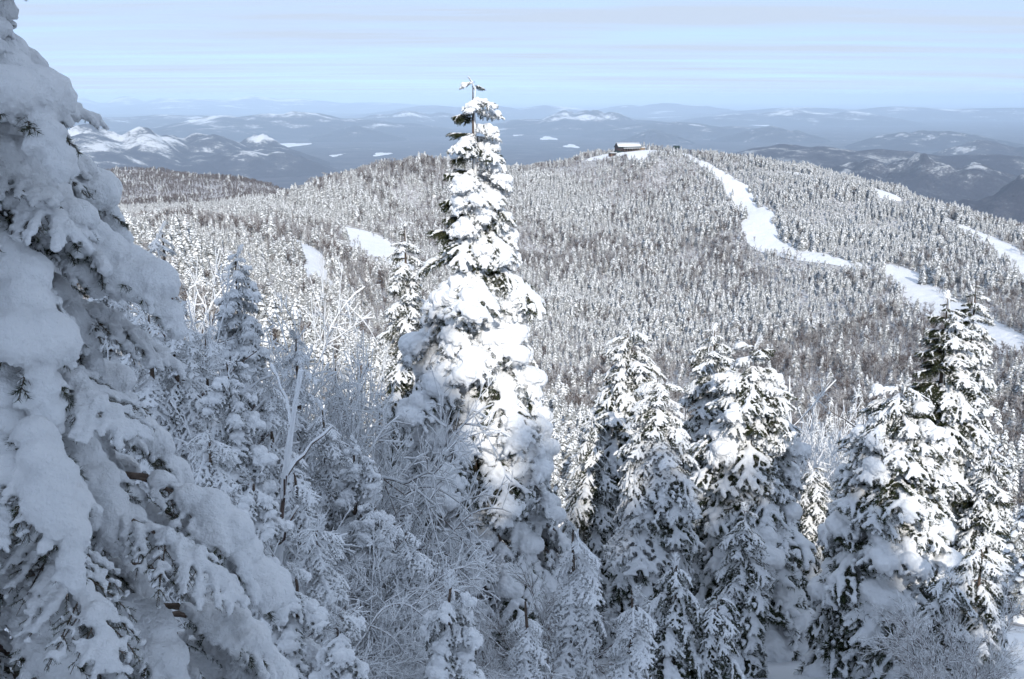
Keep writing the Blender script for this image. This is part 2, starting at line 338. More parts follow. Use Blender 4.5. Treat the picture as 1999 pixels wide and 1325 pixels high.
# ------------------------------------------------------------------ ski trails
TRAILS = []
def trail(pts, widths, label):
    P = np.array([at(*p)[:2] for p in pts]); L = np.concatenate(([0], np.cumsum(np.linalg.norm(np.diff(P, axis=0), axis=1))))
    n = max(12, int(L[-1] / 7)); s = np.linspace(0, L[-1], n)
    C_ = np.column_stack((np.interp(s, L, P[:, 0]), np.interp(s, L, P[:, 1]))); w = np.interp(s, L, widths)
    for _ in range(6): C_[1:-1] = (C_[:-2] + 2 * C_[1:-1] + C_[2:]) / 4
    d = np.gradient(C_, axis=0); d /= np.linalg.norm(d, axis=1)[:, None]; nrm = np.column_stack((d[:, 1], -d[:, 0]))
    k = 9; tt = np.linspace(-1, 1, k)
    wl = w * (1 + 0.35 * fbm(s / 22, s * 0 + 3.3, 3)); wr = w * (1 + 0.35 * fbm(s / 22, s * 0 + 8.8, 3))
    end = np.sqrt(np.clip(np.minimum(s, L[-1] - s) / 10, 0.05, 1))
    off = np.where(tt[None] < 0, tt[None] * (wl * end)[:, None], tt[None] * (wr * end)[:, None])
    X = C_[:, 0:1] + nrm[:, 0:1] * off; Y = C_[:, 1:2] + nrm[:, 1:2] * off; Z = terrain(X, Y) + 0.35
    a = np.arange(n - 1)[:, None] * k; b = np.arange(k - 1)[None]
    link('ski_trail', mesh_np('ski_trail', np.stack((X, Y, Z), 2).reshape(-1, 3), np.stack((a + b, a + b + 1, a + k + b + 1, a + k + b), 2).reshape(-1, 4), M_TRAIL, smooth=True), kind='structure', label=label)
    TRAILS.append((C_, w))
trail([(1325, 296, 1095), (1345, 305, 1060), (1400, 340, 1000), (1445, 372, 945), (1475, 420, 880), (1490, 465, 822), (1560, 495, 778), (1630, 512, 755), (1700, 528, 735)], [3.5, 4, 6, 10, 14, 13, 10, 7, 5], 'groomed white ski trail winding down from the lodge')
trail([(1735, 512, 745), (1760, 540, 715), (1830, 600, 640), (1930, 655, 570), (2040, 705, 515)], [5, 11, 13, 12, 12], 'ski trail running down behind the tall right-hand spruces')
trail([(1690, 374, 960), (1720, 385, 935), (1755, 400, 915)], [9, 11, 7], 'short clearing on the right shoulder of the ridge')
trail([(1820, 418, 885), (1880, 440, 850), (1950, 480, 800), (2010, 525, 735), (2080, 600, 650)], [4, 6, 10, 13, 14], 'wide ski trail at the right edge of the slope')
trail([(1530, 328, 1000), (1600, 340, 985)], [6, 6], 'thin clearing near the crest of the ridge')
trail([(670, 441, 740), (705, 455, 722), (740, 490, 690), (780, 530, 650)], [9, 16, 19, 17], 'ski trail left of the big snowy spruce')
trail([(545, 442, 568), (560, 462, 545), (600, 495, 508), (628, 570, 442)], [4, 5, 7, 7], 'narrow ski trail on the near spur')
trail([(110, 362, 1700), (140, 347, 1790), (170, 336, 1850)], [14, 14, 9], 'ski trail on the far left hill')
trail([(1145, 306, 1085), (1190, 298, 1095), (1250, 295, 1095), (1320, 298, 1090)], [15, 19, 19, 15], 'packed snow clearing around the lodge')
trail([(1235, 296, 1095), (1238, 310, 1070), (1252, 322, 1050)], [14, 12, 9], 'snow slope dropping from the lodge front')

# ------------------------------------------------------------------ bough library
def ico(sub):
    import bmesh
    bm = bmesh.new(); bmesh.ops.create_icosphere(bm, subdivisions=sub, radius=1.0)
    bm.verts.ensure_lookup_table(); V = np.array([v.co[:] for v in bm.verts]); F = np.array([[v.index for v in f.verts] for f in bm.faces]); bm.free(); return V, F
ICO2 = ico(2); ICO1 = ico(1)
def remesh(spheres, vox, amp, seed, freq=9.0, mat=None):
    """fuse many squashed balls of snow into one lumpy surface"""
    V0, F0 = ICO2 if len(spheres) < 400 else ICO1; n = len(V0)
    c = np.array([s[:3] for s in spheres]); r = np.array([s[3] for s in spheres])
    V = (c[:, None, :] + V0[None] * r[:, None, None] * np.array([1, 1, 0.82])).reshape(-1, 3)
    F = (F0[None] + (np.arange(len(c)) * n)[:, None, None]).reshape(-1, 3)
    me = mesh_np('tmp', V, F, M_SNOW); o = bpy.data.objects.new('tmp', me); COL.objects.link(o)
    md = o.modifiers.new('r', 'REMESH'); md.mode = 'VOXEL'; md.voxel_size = vox; md.adaptivity = 0.0
    sm = o.modifiers.new('s', 'SMOOTH'); sm.factor = 0.5; sm.iterations = 2
    dg = bpy.context.evaluated_depsgraph_get(); ev = o.evaluated_get(dg); m2 = ev.to_mesh()
    nv = len(m2.vertices); co = np.empty(nv * 3, np.float32); m2.vertices.foreach_get('co', co); co = co.reshape(-1, 3)
    no = np.empty(nv * 3, np.float32); m2.vertices.foreach_get('normal', no); no = no.reshape(-1, 3)
    m2.calc_loop_triangles(); ft = np.empty(len(m2.loop_triangles) * 3, np.int32); m2.loop_triangles.foreach_get('vertices', ft)
    ev.to_mesh_clear(); bpy.data.objects.remove(o); bpy.data.meshes.remove(me)
    off = Vector((seed * 3.7, seed * 1.3, 0))
    dsp = np.array([mnoise.noise(Vector(p) * freq + off) + 0.6 * mnoise.noise(Vector(p) * freq * 2.3 + off) + 0.45 * mnoise.noise(Vector(p) * freq * 5 + off) for p in co.tolist()])
    under = 0.8 + 2.0 * np.clip(-no[:, 2] + 0.25, 0, 1)       # the lower rims are the crumbly ones
    return co + no * (dsp * amp * under)[:, None], ft.reshape(-1, 3)
def bough_skeleton(rs, W, droop, ntw, sub=True, curl=0.0):
    """main stem along +X of length one, with side twigs; returns a list of (points, order)"""
    t = np.linspace(0, 1, 14); wob = rs.uniform(-.06, .06)
    sp = np.column_stack((t * (1 - 0.12 * droop), wob * np.sin(t * 3), 0.10 * t - droop * t ** 1.9 + curl * t ** 5))
    out = [(sp, 0)]
    for q in range(ntw):
        tt = 0.12 + 0.86 * (q + rs.rand() * .7) / ntw; sd = 1 if q % 2 else -1
        p = np.array([np.interp(tt, t, sp[:, k]) for k in range(3)])
        l = W * (0.35 + 0.85 * math.sin(math.pi * min(1, (tt * 0.85 + 0.12)))) * rs.uniform(.75, 1.15) * (1.0 if tt < .8 else .7)
        ang = R(rs.uniform(38, 62)); s = np.linspace(0, 1, 6)[:, None]
        d = np.array([math.cos(ang), sd * math.sin(ang), -0.12 - 0.25 * droop])
        tw = p + d * l * s + np.array([0, 0, -1]) * (s ** 2) * l * rs.uniform(.1, .5)
        out.append((tw, 1))
        if sub:
            for k in range(2, 6):
                for sg in (-1, 1):
                    b = tw[k - 1]; a2 = ang * sd + sg * R(rs.uniform(35, 55)); l2 = l * 0.36 * (1.15 - k / 7) * rs.uniform(.7, 1.2)
                    s2 = np.linspace(0, 1, 4)[:, None]
                    out.append((b + np.array([math.cos(a2), math.sin(a2), -0.25]) * l2 * s2 + np.array([0, 0, -.35]) * l2 * s2 ** 2, 2))
    return out
def needles(mb, lines, rs, step, ln, wd, m=0, hang=0.0):
    P = []; D = []
    for pts, o in lines:
        seg = np.diff(pts, axis=0); L = np.linalg.norm(seg, axis=1); n = np.maximum(1, (L / step).astype(int))
        for q in range(len(seg)):
            if o == 0 and q < 3: continue
            f = rs.rand(n[q])[:, None]; P.append(pts[q] + seg[q] * f); D.append(np.repeat((seg[q] / (L[q] + 1e-9))[None], n[q], 0))
    P = np.concatenate(P); D = np.concatenate(D); n = len(P)
    rnd = rs.normal(size=(n, 3)); side = np.cross(D, rnd); side /= np.linalg.norm(side, axis=1)[:, None] + 1e-9
    dr = 0.75 * D + 0.8 * side; dr[:, 2] -= hang; dr /= np.linalg.norm(dr, axis=1)[:, None]
    w = np.cross(dr, rs.normal(size=(n, 3))); w /= np.linalg.norm(w, axis=1)[:, None] + 1e-9
    l = ln * rs.uniform(.7, 1.3, n)[:, None]
    V = np.stack((P - w * wd, P + w * wd, P + dr * l), 1).reshape(-1, 3)
    mb.add(V, np.arange(3 * n).reshape(-1, 3), m)
def make_bough(seed, W=.3, droop=.4, ntw=16, spine_r=.1, twig_r=.05, sub_r=.0, ball=None, vox=.02, amp=.012, nstep=.012, nlen=.03, nwid=.004, cover=1.0, start=.2, rime=0.3, curl=0.0, freq=9.0, hang=0.0, nmat=None, smat=None):
    rs = np.random.RandomState(seed); sk = bough_skeleton(rs, W, droop, ntw, True, curl)
    mb = MB()
    for pts, o in sk: tube(mb, pts, np.linspace(1, .35, len(pts)) * (0.014, .006, .003)[o], 4 if o == 0 else 3, 1)
    bare = [q for q in sk if rs.rand() > rime]; iced = [q for q in sk if not any(q is b for b in bare)]
    if bare: needles(mb, bare, rs, nstep, nlen, nwid, 0, hang)
    if iced: needles(mb, iced, rs, nstep, nlen * 1.05, nwid * 1.25, 2, hang)
    fol = mb.build('bough', [nmat or M_NEEDLE, M_BARK, M_RIMEN])
    sp = []
    for pts, o in sk:
        n = len(pts)
        if o == 0:
            t = np.linspace(0, 1, 26); q = np.column_stack([np.interp(t, np.linspace(0, 1, n), pts[:, k]) for k in range(3)])
            for a, p in zip(t, q):
                if a < start or spine_r <= 0: continue
                r = spine_r * (0.55 + 0.6 * math.sin(math.pi * min(1, a * .9 + .05))) * rs.uniform(.75, 1.2) * min(1, (a - start) / .2 + .35)
                sp.append((p[0] + rs.uniform(-.02, .02), p[1] + rs.uniform(-.3, .3) * r, p[2] + r * .55, r))
        elif o == 1:
            if rs.rand() > cover: continue
            for a in np.linspace(0.1, 1, 8):
                p = [np.interp(a, np.linspace(0, 1, n), pts[:, k]) for k in range(3)]
                r = twig_r * (1.05 - .45 * a) * rs.uniform(.7, 1.3); sp.append((p[0], p[1], p[2] + r * .45, r))
        elif sub_r > 0 and rs.rand() < cover:
            for a in (.25, .6, 1):
                p = [np.interp(a, np.linspace(0, 1, n), pts[:, k]) for k in range(3)]
                r = sub_r * (1.1 - .4 * a) * rs.uniform(.7, 1.3); sp.append((p[0], p[1], p[2] + r * .4, r))
    if ball:
        t = np.linspace(0, 1, 14); P0 = sk[0][0]
        for tb, rb in ball:
            p = [np.interp(tb, t, P0[:, k]) for k in range(3)]
            rb *= rs.uniform(.85, 1.15)
            for _ in range(5): sp.append((p[0] + rs.uniform(-.4, .4) * rb, p[1] + rs.uniform(-.55, .55) * rb, p[2] + rb * rs.uniform(.2, .5), rb * rs.uniform(.65, .9)))
    V, F = remesh(sp, vox, amp, seed, freq)
    return fol, mesh_np('snow', V, F, smat or M_SNOW, smooth=True)
LIB = {}
LIB['near'] = [make_bough(10 + s, W=.24, droop=.55 + .12 * (s % 3), ntw=20, spine_r=.10, twig_r=.050, sub_r=.019 + .006 * (s % 2), ball=[(.75, .165)] if s % 2 else [(.58, .14), (.88, .13)],
                         vox=.0115, amp=.011, nstep=.0024, nlen=.03, nwid=.0022, cover=.34, start=.3, rime=.45, freq=11, smat=M_SNOWN) for s in range(7)]
LIB['near_thin'] = [make_bough(30 + s, W=.28, droop=.35, ntw=22, spine_r=.05, twig_r=.032, sub_r=.017, vox=.0105, amp=.008, nstep=.0028, nlen=.019, nwid=.0016, cover=.6, start=.3, rime=.3, freq=17, smat=M_SNOWN) for s in range(4)]
LIB['knob'] = [make_bough(50 + s, W=.36, droop=.30 + .12 * (s % 3), ntw=16, spine_r=.062, twig_r=.050, sub_r=.026, ball=[(.78, .18)] if s % 3 else [(.62, .14), (.92, .16)],
                         vox=.018, amp=.027, nstep=.0055, nlen=.055, nwid=.006, cover=.6, start=.42, rime=.8, freq=9) for s in range(7)]
LIB['mid'] = [make_bough(70 + s, W=.38, droop=.32 + .12 * (s % 3), ntw=18, spine_r=.046, twig_r=.040, sub_r=.021, ball=[(.8, .09)] if s % 2 else None,
                         vox=.017, amp=.012, nstep=.0055, nlen=.05, nwid=.0055, cover=.55, start=.3, rime=.15, freq=11) for s in range(7)]
LIB['dark'] = [make_bough(90 + s, W=.36, droop=.12, ntw=20, spine_r=.030, twig_r=.028, sub_r=.014, vox=.016, amp=.008, nstep=.0045, nlen=.05, nwid=.0055, cover=.22, start=.45, rime=.0, curl=.05) for s in range(4)]
LIB['finger'] = [make_bough(110 + s, W=.42, droop=.45, ntw=13, spine_r=.042, twig_r=.034, sub_r=.024, vox=.0155, amp=.008, nstep=.010, nlen=.03, nwid=.004, cover=.95, start=.05, rime=.6, freq=12) for s in range(5)]
print('boughs', round(time.time() - T0, 1))

# ------------------------------------------------------------------ foreground spruces
def trunk_mesh(H, r0, seed):
    rs = np.random.RandomState(seed); z = np.linspace(-.5, H, 18); mb = MB()
    P = np.column_stack((np.cumsum(rs.uniform(-.012, .012, 18)), np.cumsum(rs.uniform(-.012, .012, 18)), z))
    P[:, 2] = np.minimum(P[:, 2], H - .12); tube(mb, P, r0 * (1 - np.clip(z / H, 0, 1)) + .006, 9, 0); return mb.build('trunk', M_BARK, True)
mb = MB(); tube(mb, [(0, 0, 0), (0, 0, .5), (0, 0, 1)], [.024, .019, .015], 6); BRANCH = mb.build('branch', M_BARK, True)
def spruce(label, base, H, Rmax, seed, lib, group=None, whorl=.24, nper=6, pitch=(20, -38), power=.8, dark=None, dark_share=0.0, zmin=0.03, tipscale=.22, minr=.16, lean=(0, 0), category='spruce', skip=None, leader=.25, name='spruce_tree', maxL=99.0, inner=False, cull=True, more=0):
    """Empty > trunk, bough (> snow): whorls of boughs around a trunk, drooping more towards the ground"""
    rs = np.random.RandomState(seed)
    t = empty(name, base, 0, label=label, category=category)
    if group: t['group'] = group
    t.rotation_euler = (lean[0], lean[1], 0)
    TR_ = [link('trunk', trunk_mesh(H, .018 * H + .01, seed), t)]
    ts = MB(); zz = np.linspace(H * .55, H - .13, 26); tube(ts, np.column_stack((rs.uniform(-.012, .012, 26), rs.uniform(-.02, 0, 26), zz)), (.014 * (H - zz) + .007) * rs.uniform(.6, 1.35, 26), 8)
    link('snow', ts.build('snow', M_SNOW, True), TR_[0])
    z = H - leader; k = 0; az0 = rs.rand() * 6.28
    while z > zmin * H:
        f = 1 - z / H; rad = minr + (Rmax - minr) * f ** power
        n = nper + int(more * f) if f > .12 else 5
        for q in range(n):
            az = az0 + k * 2.4 + q * 2 * math.pi / n + rs.uniform(-.25, .25); L = rad * rs.uniform(.78, 1.15) * (.6 if f < .045 else 1); L0 = L
            if cull and math.cos(az - math.atan2(-base[1], -base[0])) < -.72: continue
            if skip and skip(az, z, f): continue
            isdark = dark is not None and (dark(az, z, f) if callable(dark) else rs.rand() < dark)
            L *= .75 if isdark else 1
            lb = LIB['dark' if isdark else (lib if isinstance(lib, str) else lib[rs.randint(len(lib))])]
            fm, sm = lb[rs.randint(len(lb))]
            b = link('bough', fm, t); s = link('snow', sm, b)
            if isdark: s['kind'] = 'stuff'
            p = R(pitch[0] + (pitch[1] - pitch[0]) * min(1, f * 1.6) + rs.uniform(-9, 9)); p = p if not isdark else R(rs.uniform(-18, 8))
            b.location = (0, 0, z + rs.uniform(-.5, .5) * whorl)
            if L > maxL:      # a long limb: its leafy outer end hangs from a bare branch
                ext = L - maxL * rs.uniform(.85, 1.1); L = maxL * rs.uniform(.85, 1.15); dz = math.tan(p * .55) * ext * math.cos(p)
                br = link('branch', BRANCH, t); v = Vector((math.cos(az) * ext * math.cos(p), math.sin(az) * ext * math.cos(p), dz)); br.location = b.location; br.rotation_euler = v.to_track_quat('Z', 'Y').to_euler(); br.scale = (1, 1, v.length + .08)
                b.location = b.location + v
            b.rotation_euler = Matrix.Rotation(az, 3, 'Z').to_euler() if False else (Matrix.Rotation(az, 3, 'Z') @ Matrix.Rotation(-p, 3, 'Y') @ Matrix.Rotation(rs.uniform(-.2, .2), 3, 'X')).to_euler()
            fat = 1.0 + .5 * max(0, .5 - L)
            if inner and L0 > maxL * 1.1:      # a second, shorter bough fills the limb closer to the trunk
                fm2, sm2 = lb[rs.randint(len(lb))]; b2 = link('bough', fm2, t); link('snow', sm2, b2)
                b2.location = Vector((0, 0, b.location.z + .06)) + v * rs.uniform(.3, .6) - Vector((0, 0, v.z)); b2.rotation_euler = b.rotation_euler; b2.scale = (L * .85, L * .85, L * .8)
            b.scale = (L, L * rs.uniform(.9, 1.15) * fat, L * rs.uniform(.9, 1.15) * fat)
        z -= whorl * (.32 + .85 * f) * rs.uniform(.85, 1.15); k += 1
    # the leader: a short upright tip
    fm, sm = LIB['finger' if lib != 'near' else 'near_thin'][seed % 4]
    b = link('bough', fm, t); link('snow', sm, b); b.location = (0, 0, H - leader * 1.1); b.rotation_euler = (0, R(-82), rs.rand() * 6); b.scale = (leader * 1.2, leader * .8, leader * .8)
    return t
def place(u, d):
    x, y, _ = ray(u, 600); return x * d, y * d
def spruce_px(label, u, vtop, d, Rmax, seed, lib, **kw):
    x, y = place(u, d); g = Tz(x, y); zt = at(u, vtop, d)[2]
    return spruce(label, (x, y, g), zt - g, Rmax, seed, lib, **kw)

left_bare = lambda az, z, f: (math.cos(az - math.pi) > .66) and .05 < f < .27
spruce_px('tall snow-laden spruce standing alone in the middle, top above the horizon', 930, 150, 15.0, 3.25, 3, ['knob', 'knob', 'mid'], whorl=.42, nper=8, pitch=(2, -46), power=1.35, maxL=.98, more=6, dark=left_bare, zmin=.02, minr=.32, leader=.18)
spruce('huge snow-covered spruce at the left edge of the picture', (-2.28, 4.25, Tz(-2.28, 4.25)), 1.0 - Tz(-2.28, 4.25), 2.12, 11, ['near', 'near', 'near_thin'], whorl=.33, nper=8, more=5, pitch=(4, -26), power=1.08, minr=.40, maxL=.72, inner=True, leader=.16, zmin=.03)
spruce_px('sparse brownish spruce just behind the left side of the tall middle spruce', 795, 425, 21, 1.35, 17, 'mid', whorl=.34, nper=5, dark=.2, pitch=(10, -35), minr=.2)
G5 = 'snowy spruces right of the tall middle spruce'
spruce_px('snowy spruce next to the right flank of the tall middle spruce', 1232, 622, 18.5, 2.02, 21, 'mid', whorl=.30, nper=6, pitch=(8, -50), minr=.2, group=G5)
spruce_px('slim snow-plastered spruce in front of its two taller neighbours', 1290, 728, 15.5, 1.71, 22, ['mid', 'finger'], whorl=.26, nper=6, pitch=(5, -55), minr=.2, group=G5)
spruce_px('spruce with thin dark tip, third right of the tall middle spruce', 1395, 632, 19.5, 2.02, 23, 'mid', whorl=.30, nper=6, pitch=(8, -48), minr=.18, dark=.12, group=G5)
spruce_px('spruce with snow lumps up its slender top beside the shaded thicket', 1476, 655, 17.5, 2.39, 24, ['mid', 'mid', 'knob'], whorl=.30, nper=6, pitch=(8, -45), minr=.17, dark=.06, group=G5)
G6 = 'spruces at the right side'
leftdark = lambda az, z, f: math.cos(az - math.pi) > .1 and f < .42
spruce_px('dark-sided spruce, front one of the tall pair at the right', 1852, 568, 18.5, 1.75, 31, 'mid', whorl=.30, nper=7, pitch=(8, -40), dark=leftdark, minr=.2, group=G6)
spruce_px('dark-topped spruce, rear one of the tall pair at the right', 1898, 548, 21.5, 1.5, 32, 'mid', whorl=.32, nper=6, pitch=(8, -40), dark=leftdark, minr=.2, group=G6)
spruce_px('broad full spruce with snowy clumps at the lower right', 1775, 735, 15.0, 1.95, 33, ['mid', 'mid', 'knob'], whorl=.27, nper=8, pitch=(8, -42), minr=.22, dark=.08, group=G6)
spruce_px('short spruce at the right edge of the picture', 1965, 865, 18.0, 1.1, 34, 'mid', whorl=.28, nper=6, pitch=(8, -42), dark=.2, minr=.18, group=G6)
spruce_px('low half-hidden spruce between the thicket and the broad right spruce', 1610, 905, 20.0, 1.3, 35, 'mid', whorl=.30, nper=6, pitch=(5, -45), minr=.2, group=G6)
G7 = 'small young spruces in the shade at the bottom'
for lab, u, v, d, rm, sd, lb in (
        ('young spruce with a long bare leader at the bottom middle', 1135, 1010, 10.5, .75, 41, 'finger'),
        ('tiny young spruce with a thin spike at the bottom middle', 1030, 1150, 9.5, .5, 42, 'finger'),
        ('young frosted spruce at the foot of the slim snow-plastered spruce', 1255, 1135, 10.0, .6, 43, 'finger'),
        ('low snow-smothered young spruce bulging up at the bottom, left of middle', 868, 1120, 8.0, .75, 44, 'knob'),
        ('little cream-white young spruce left of the tall middle spruce', 735, 785, 17.0, .5, 45, 'finger'),
        ('drooping snowy young spruce among rimed twigs left of the middle', 575, 640, 13.0, .9, 46, 'finger'),
        ('snow-lumped young spruce top above the rimed thicket', 468, 478, 14.0, 1.1, 47, 'knob'),
        ('snow-heaped young spruce low in the thicket beside the huge left spruce', 470, 905, 8.0, .8, 61, 'knob'),
        ('snow-heaped young spruce under the arching twigs at the thicket front', 600, 1010, 8.5, .8, 62, 'finger'),
        ('rounded white young spruce in the heart of the shaded thicket', 440, 690, 10.0, 1.0, 63, 'knob'),
        ('drooping white young spruce between thicket and huge left spruce', 345, 590, 10.5, 1.0, 64, 'finger'),
        ('blunt white young spruce at the right end of the thicket', 690, 850, 11.5, .9, 65, 'knob'),
        ('frosted young spruce behind the thicket, left of the sparse brownish spruce', 655, 690, 16.0, 1.0, 66, 'finger'),
        ('snow-heaped young spruce at the very bottom, right of the huge left spruce', 640, 1190, 7.0, .6, 67, 'knob'),
        ('full spruce above the twigs in the bottom right corner', 1965, 1060, 13.5, 1.2, 91, 'mid'),
        ('small spruce pressed against the right foot of the broad right spruce', 1905, 1120, 13.0, 1.0, 92, 'mid'),
        ('snow-lumped young spruce in the lower thicket, above the bottom edge', 540, 1090, 7.6, .7, 93, 'knob'),
        ('wide frosted young spruce in the lower right of the thicket', 780, 1010, 10.0, .9, 94, 'finger'),
        ('bent white young spruce beside the huge left spruce', 215, 418, 13.0, .9, 48, 'knob'),
        ('dark-twigged young spruce poking up above the rimed thicket', 318, 432, 12.0, .85, 49, 'finger'),
        ('frosted young spruce against the flank of the huge left spruce', 285, 590, 10.5, 1.10, 71, 'finger'),
        ('bushy white young spruce in the upper middle of the thicket', 400, 640, 11.5, 1.20, 72, 'finger'),
        ('bushy frosted young spruce at the centre of the thicket', 520, 740, 10.5, 1.10, 73, 'finger'),
        ('frosted young spruce toward the right end of the thicket', 625, 780, 12.0, 1.10, 74, 'finger'),
        ('small frosted young spruce below the centre of the thicket', 555, 900, 9.5, 0.90, 75, 'finger'),
        ('small snow-lumped young spruce left of the foot of the tall middle spruce', 715, 960, 10.5, 0.85, 76, 'knob'),
        ('frosted young spruce low beside the boughs of the huge left spruce', 395, 820, 9.0, 0.90, 77, 'finger'),
        ('young spruce in front of the slim snow-plastered spruce, near the bottom edge', 1335, 1085, 11.5, 0.95, 78, 'mid'),
        ('young spruce left of the bare snow gap at the bottom', 1425, 1150, 11.5, 0.90, 79, 'mid'),
        ('full young spruce between the snow gap and the slender lumpy spruce', 1475, 985, 14.5, 1.10, 80, 'mid'),
        ('shaded spruce filling the gap right of the tall middle spruce', 1160, 800, 17.5, 1.40, 81, 'mid'),
        ('shaded spruce between the two pairs right of the middle', 1345, 830, 21.0, 1.50, 82, 'mid')):
    spruce_px(lab, u, v, d, rm, sd, lb, whorl=.27, nper=5, pitch=(0, -48), power=.85, minr=.12, leader=.3 if 'leader' in lab or 'spike' in lab else .2, group=G7, zmin=.08, name='young_spruce')
print('spruces', round(time.time() - T0, 1))

# ------------------------------------------------------------------ rimed shrubs and thicket
def np_of(me):
    n = len(me.vertices); co = np.empty(n * 3, np.float32); me.vertices.foreach_get('co', co)
    me.calc_loop_triangles(); m = len(me.loop_triangles); t = np.empty(m * 3, np.int32); me.loop_triangles.foreach_get('vertices', t)
    pm = np.empty(m, np.int32); me.loop_triangles.foreach_get('material_index', pm); return co.reshape(-1, 3), t.reshape(-1, 3), pm
def grow(rs, p, d, L, r, depth, out, arch, spread=.6):
    n = max(4, int(L / .09)); pts = [p]; dd = d / np.linalg.norm(d)
    for k in range(n):
        dd = dd + np.array([rs.uniform(-.24, .24), rs.uniform(-.24, .24), -arch * (k / n) + rs.uniform(-.08, .08)]); dd /= np.linalg.norm(dd); pts.append(pts[-1] + dd * L / n)
    pts = np.array(pts); out.append((pts, r, depth))
    if depth == 0: return
    for q in range(int(3 + L * (8 if depth > 1 else 10))):
        t = rs.uniform(.2, .98); k = min(n - 1, int(t * n)); b = pts[k]; v = pts[k + 1] - pts[k]; v /= np.linalg.norm(v)
        s = np.cross(v, rs.normal(size=3)); s /= np.linalg.norm(s) + 1e-9
        grow(rs, b, v * .8 + s * spread, L * rs.uniform(.28, .5) * (1.1 - .4 * t), r * .6, depth - 1, out, arch * .6, spread)
def shrub_meshes(seed, stems=7, L=2.2, r=.012, arch=.2, snow=1.0, spread=.6, lean=.7, depth=3):
    rs = np.random.RandomState(seed); out = []
    for s in range(stems):
        a = rs.rand() * 6.28; grow(rs, np.array([math.cos(a), math.sin(a), 0]) * .1, np.array([math.cos(a) * lean, math.sin(a) * lean, 1.0]), L * rs.uniform(.6, 1.1), r, depth, out, arch, spread)
    wd, sn = MB(), MB()
    for pts, rr, dp in out:
        rd = rr * np.linspace(1, .45, len(pts)); tube(wd, pts, rd, 3 if dp < 2 else 5, 0)
        if snow > 0 and rs.rand() < .85:
            w = (rd * .9 + .0075 * snow) * rs.uniform(.8, 1.35) * (1 + .3 * np.sin(np.arange(len(pts)) * 1.9 + rs.rand() * 6)); q = pts.copy(); q[:, 2] += rd + w * .45
            tube(sn, q, w, 4 if dp < 2 else 6, 0, .9)
    return wd.build('stem', M_TWIG, True), (sn.build('snow', M_SNOW, True) if snow > 0 else None)
SHR = [shrub_meshes(201 + s, stems=6, L=1.7 + .15 * s, r=.0048, arch=.16 + .12 * (s % 3), snow=.34, spread=.95, lean=.8 + .15 * (s % 2)) for s in range(5)]
BARE = [shrub_meshes(231 + s, stems=8, L=1.5, r=.007, arch=.06, snow=.12, spread=.5, lean=.45) for s in range(3)]
n_tri = sum(len(m.polygons) for s in SHR + BARE for m in s if m); print('shrub faces', n_tri)
GS = 'rime-covered shrubs of the thicket'; GB = 'bare twiggy shrubs'
_hc = {}
def height(m):
    if m.name not in _hc: _hc[m.name] = height_of(m)
    return _hc[m.name]
def height_of(m): return float(np.percentile(np_of(m)[0][:, 2], 99.8))
def shrub(u, d, vtop, k, rz, label, group, lib=SHR, dz=0.0, tilt=(0, 0)):
    x, y = place(u, d); t = empty('rimed_shrub' if lib is SHR else 'bare_shrub', (x, y, Tz(x, y) - .1 + dz), rz, label=label, category='shrub', group=group)
    a, b = lib[k % len(lib)]; sc = max(.25, (at(u, vtop, d)[2] - t.location.z) / height(a)); t.rotation_euler = (tilt[0], tilt[1], rz); wd = min(sc, .8 + .3 * (sc - .8)) if sc > .8 else sc; t.scale = (wd, wd, sc)
    link('stem', a, t)
    if b: link('snow', b, t)
ORD = ('first', 'second', 'third', 'fourth', 'fifth', 'sixth', 'seventh', 'eighth', 'ninth', 'tenth', 'eleventh', 'twelfth', 'thirteenth')
rs = np.random.RandomState(77)
def row(spots, what, group, lib=SHR, k0=0):
    spots = sorted((u, d, v + (75 if 'thicket' in what else 20) + (60 if 'thicket' in what and u > 600 else 0)) for u, d, v in spots)
    for k, (u, d, sc) in enumerate(spots): shrub(u, d, sc, k + k0, rs.rand() * 6.28, '%s, %s from the left' % (what, ORD[k]), group, lib)
row([(250, 13, 475), (320, 12, 540), (395, 13, 535), (490, 13.5, 590), (585, 13, 680), (690, 15, 760)], 'rime-covered leafless shrub in the middle row of the shaded thicket', 'rimed shrubs in the middle of the thicket')
row([(280, 17, 470), (360, 16, 500), (430, 18, 505), (580, 18, 610), (640, 19, 660)], 'rime-covered leafless shrub in the back row of the shaded thicket', 'rimed shrubs at the back of the thicket', k0=2)
row([(500, 9.2, 800), (590, 8.6, 930), (650, 10.4, 860), (715, 9.2, 980), (770, 9.0, 1090), (840, 9.4, 1150), (660, 7.4, 1140)], 'arching frosted shrub low in the front of the thicket', 'rimed shrubs in front of the thicket', k0=1)
row([(1520, 21, 800), (1590, 23, 790), (1660, 22, 840), (1560, 26, 770), (1640, 27, 780), (1500, 25, 800), (1700, 25, 820)], 'snow-bent shrub in the shaded hollow between the right-hand spruces', 'shrubs in the hollow')
row([(960, 10.5, 1200), (1060, 11.5, 1080), (1100, 12.5, 1070)], 'thin dark twiggy shrub in shade below the tall middle spruce', 'bare twiggy shrubs', BARE)
row([(1950, 11.5, 1190), (1990, 12, 1150), (1900, 11, 1270)], 'fine bare twiggy shrub in the bottom right corner', 'bare shrubs at the right corner', BARE, 1)
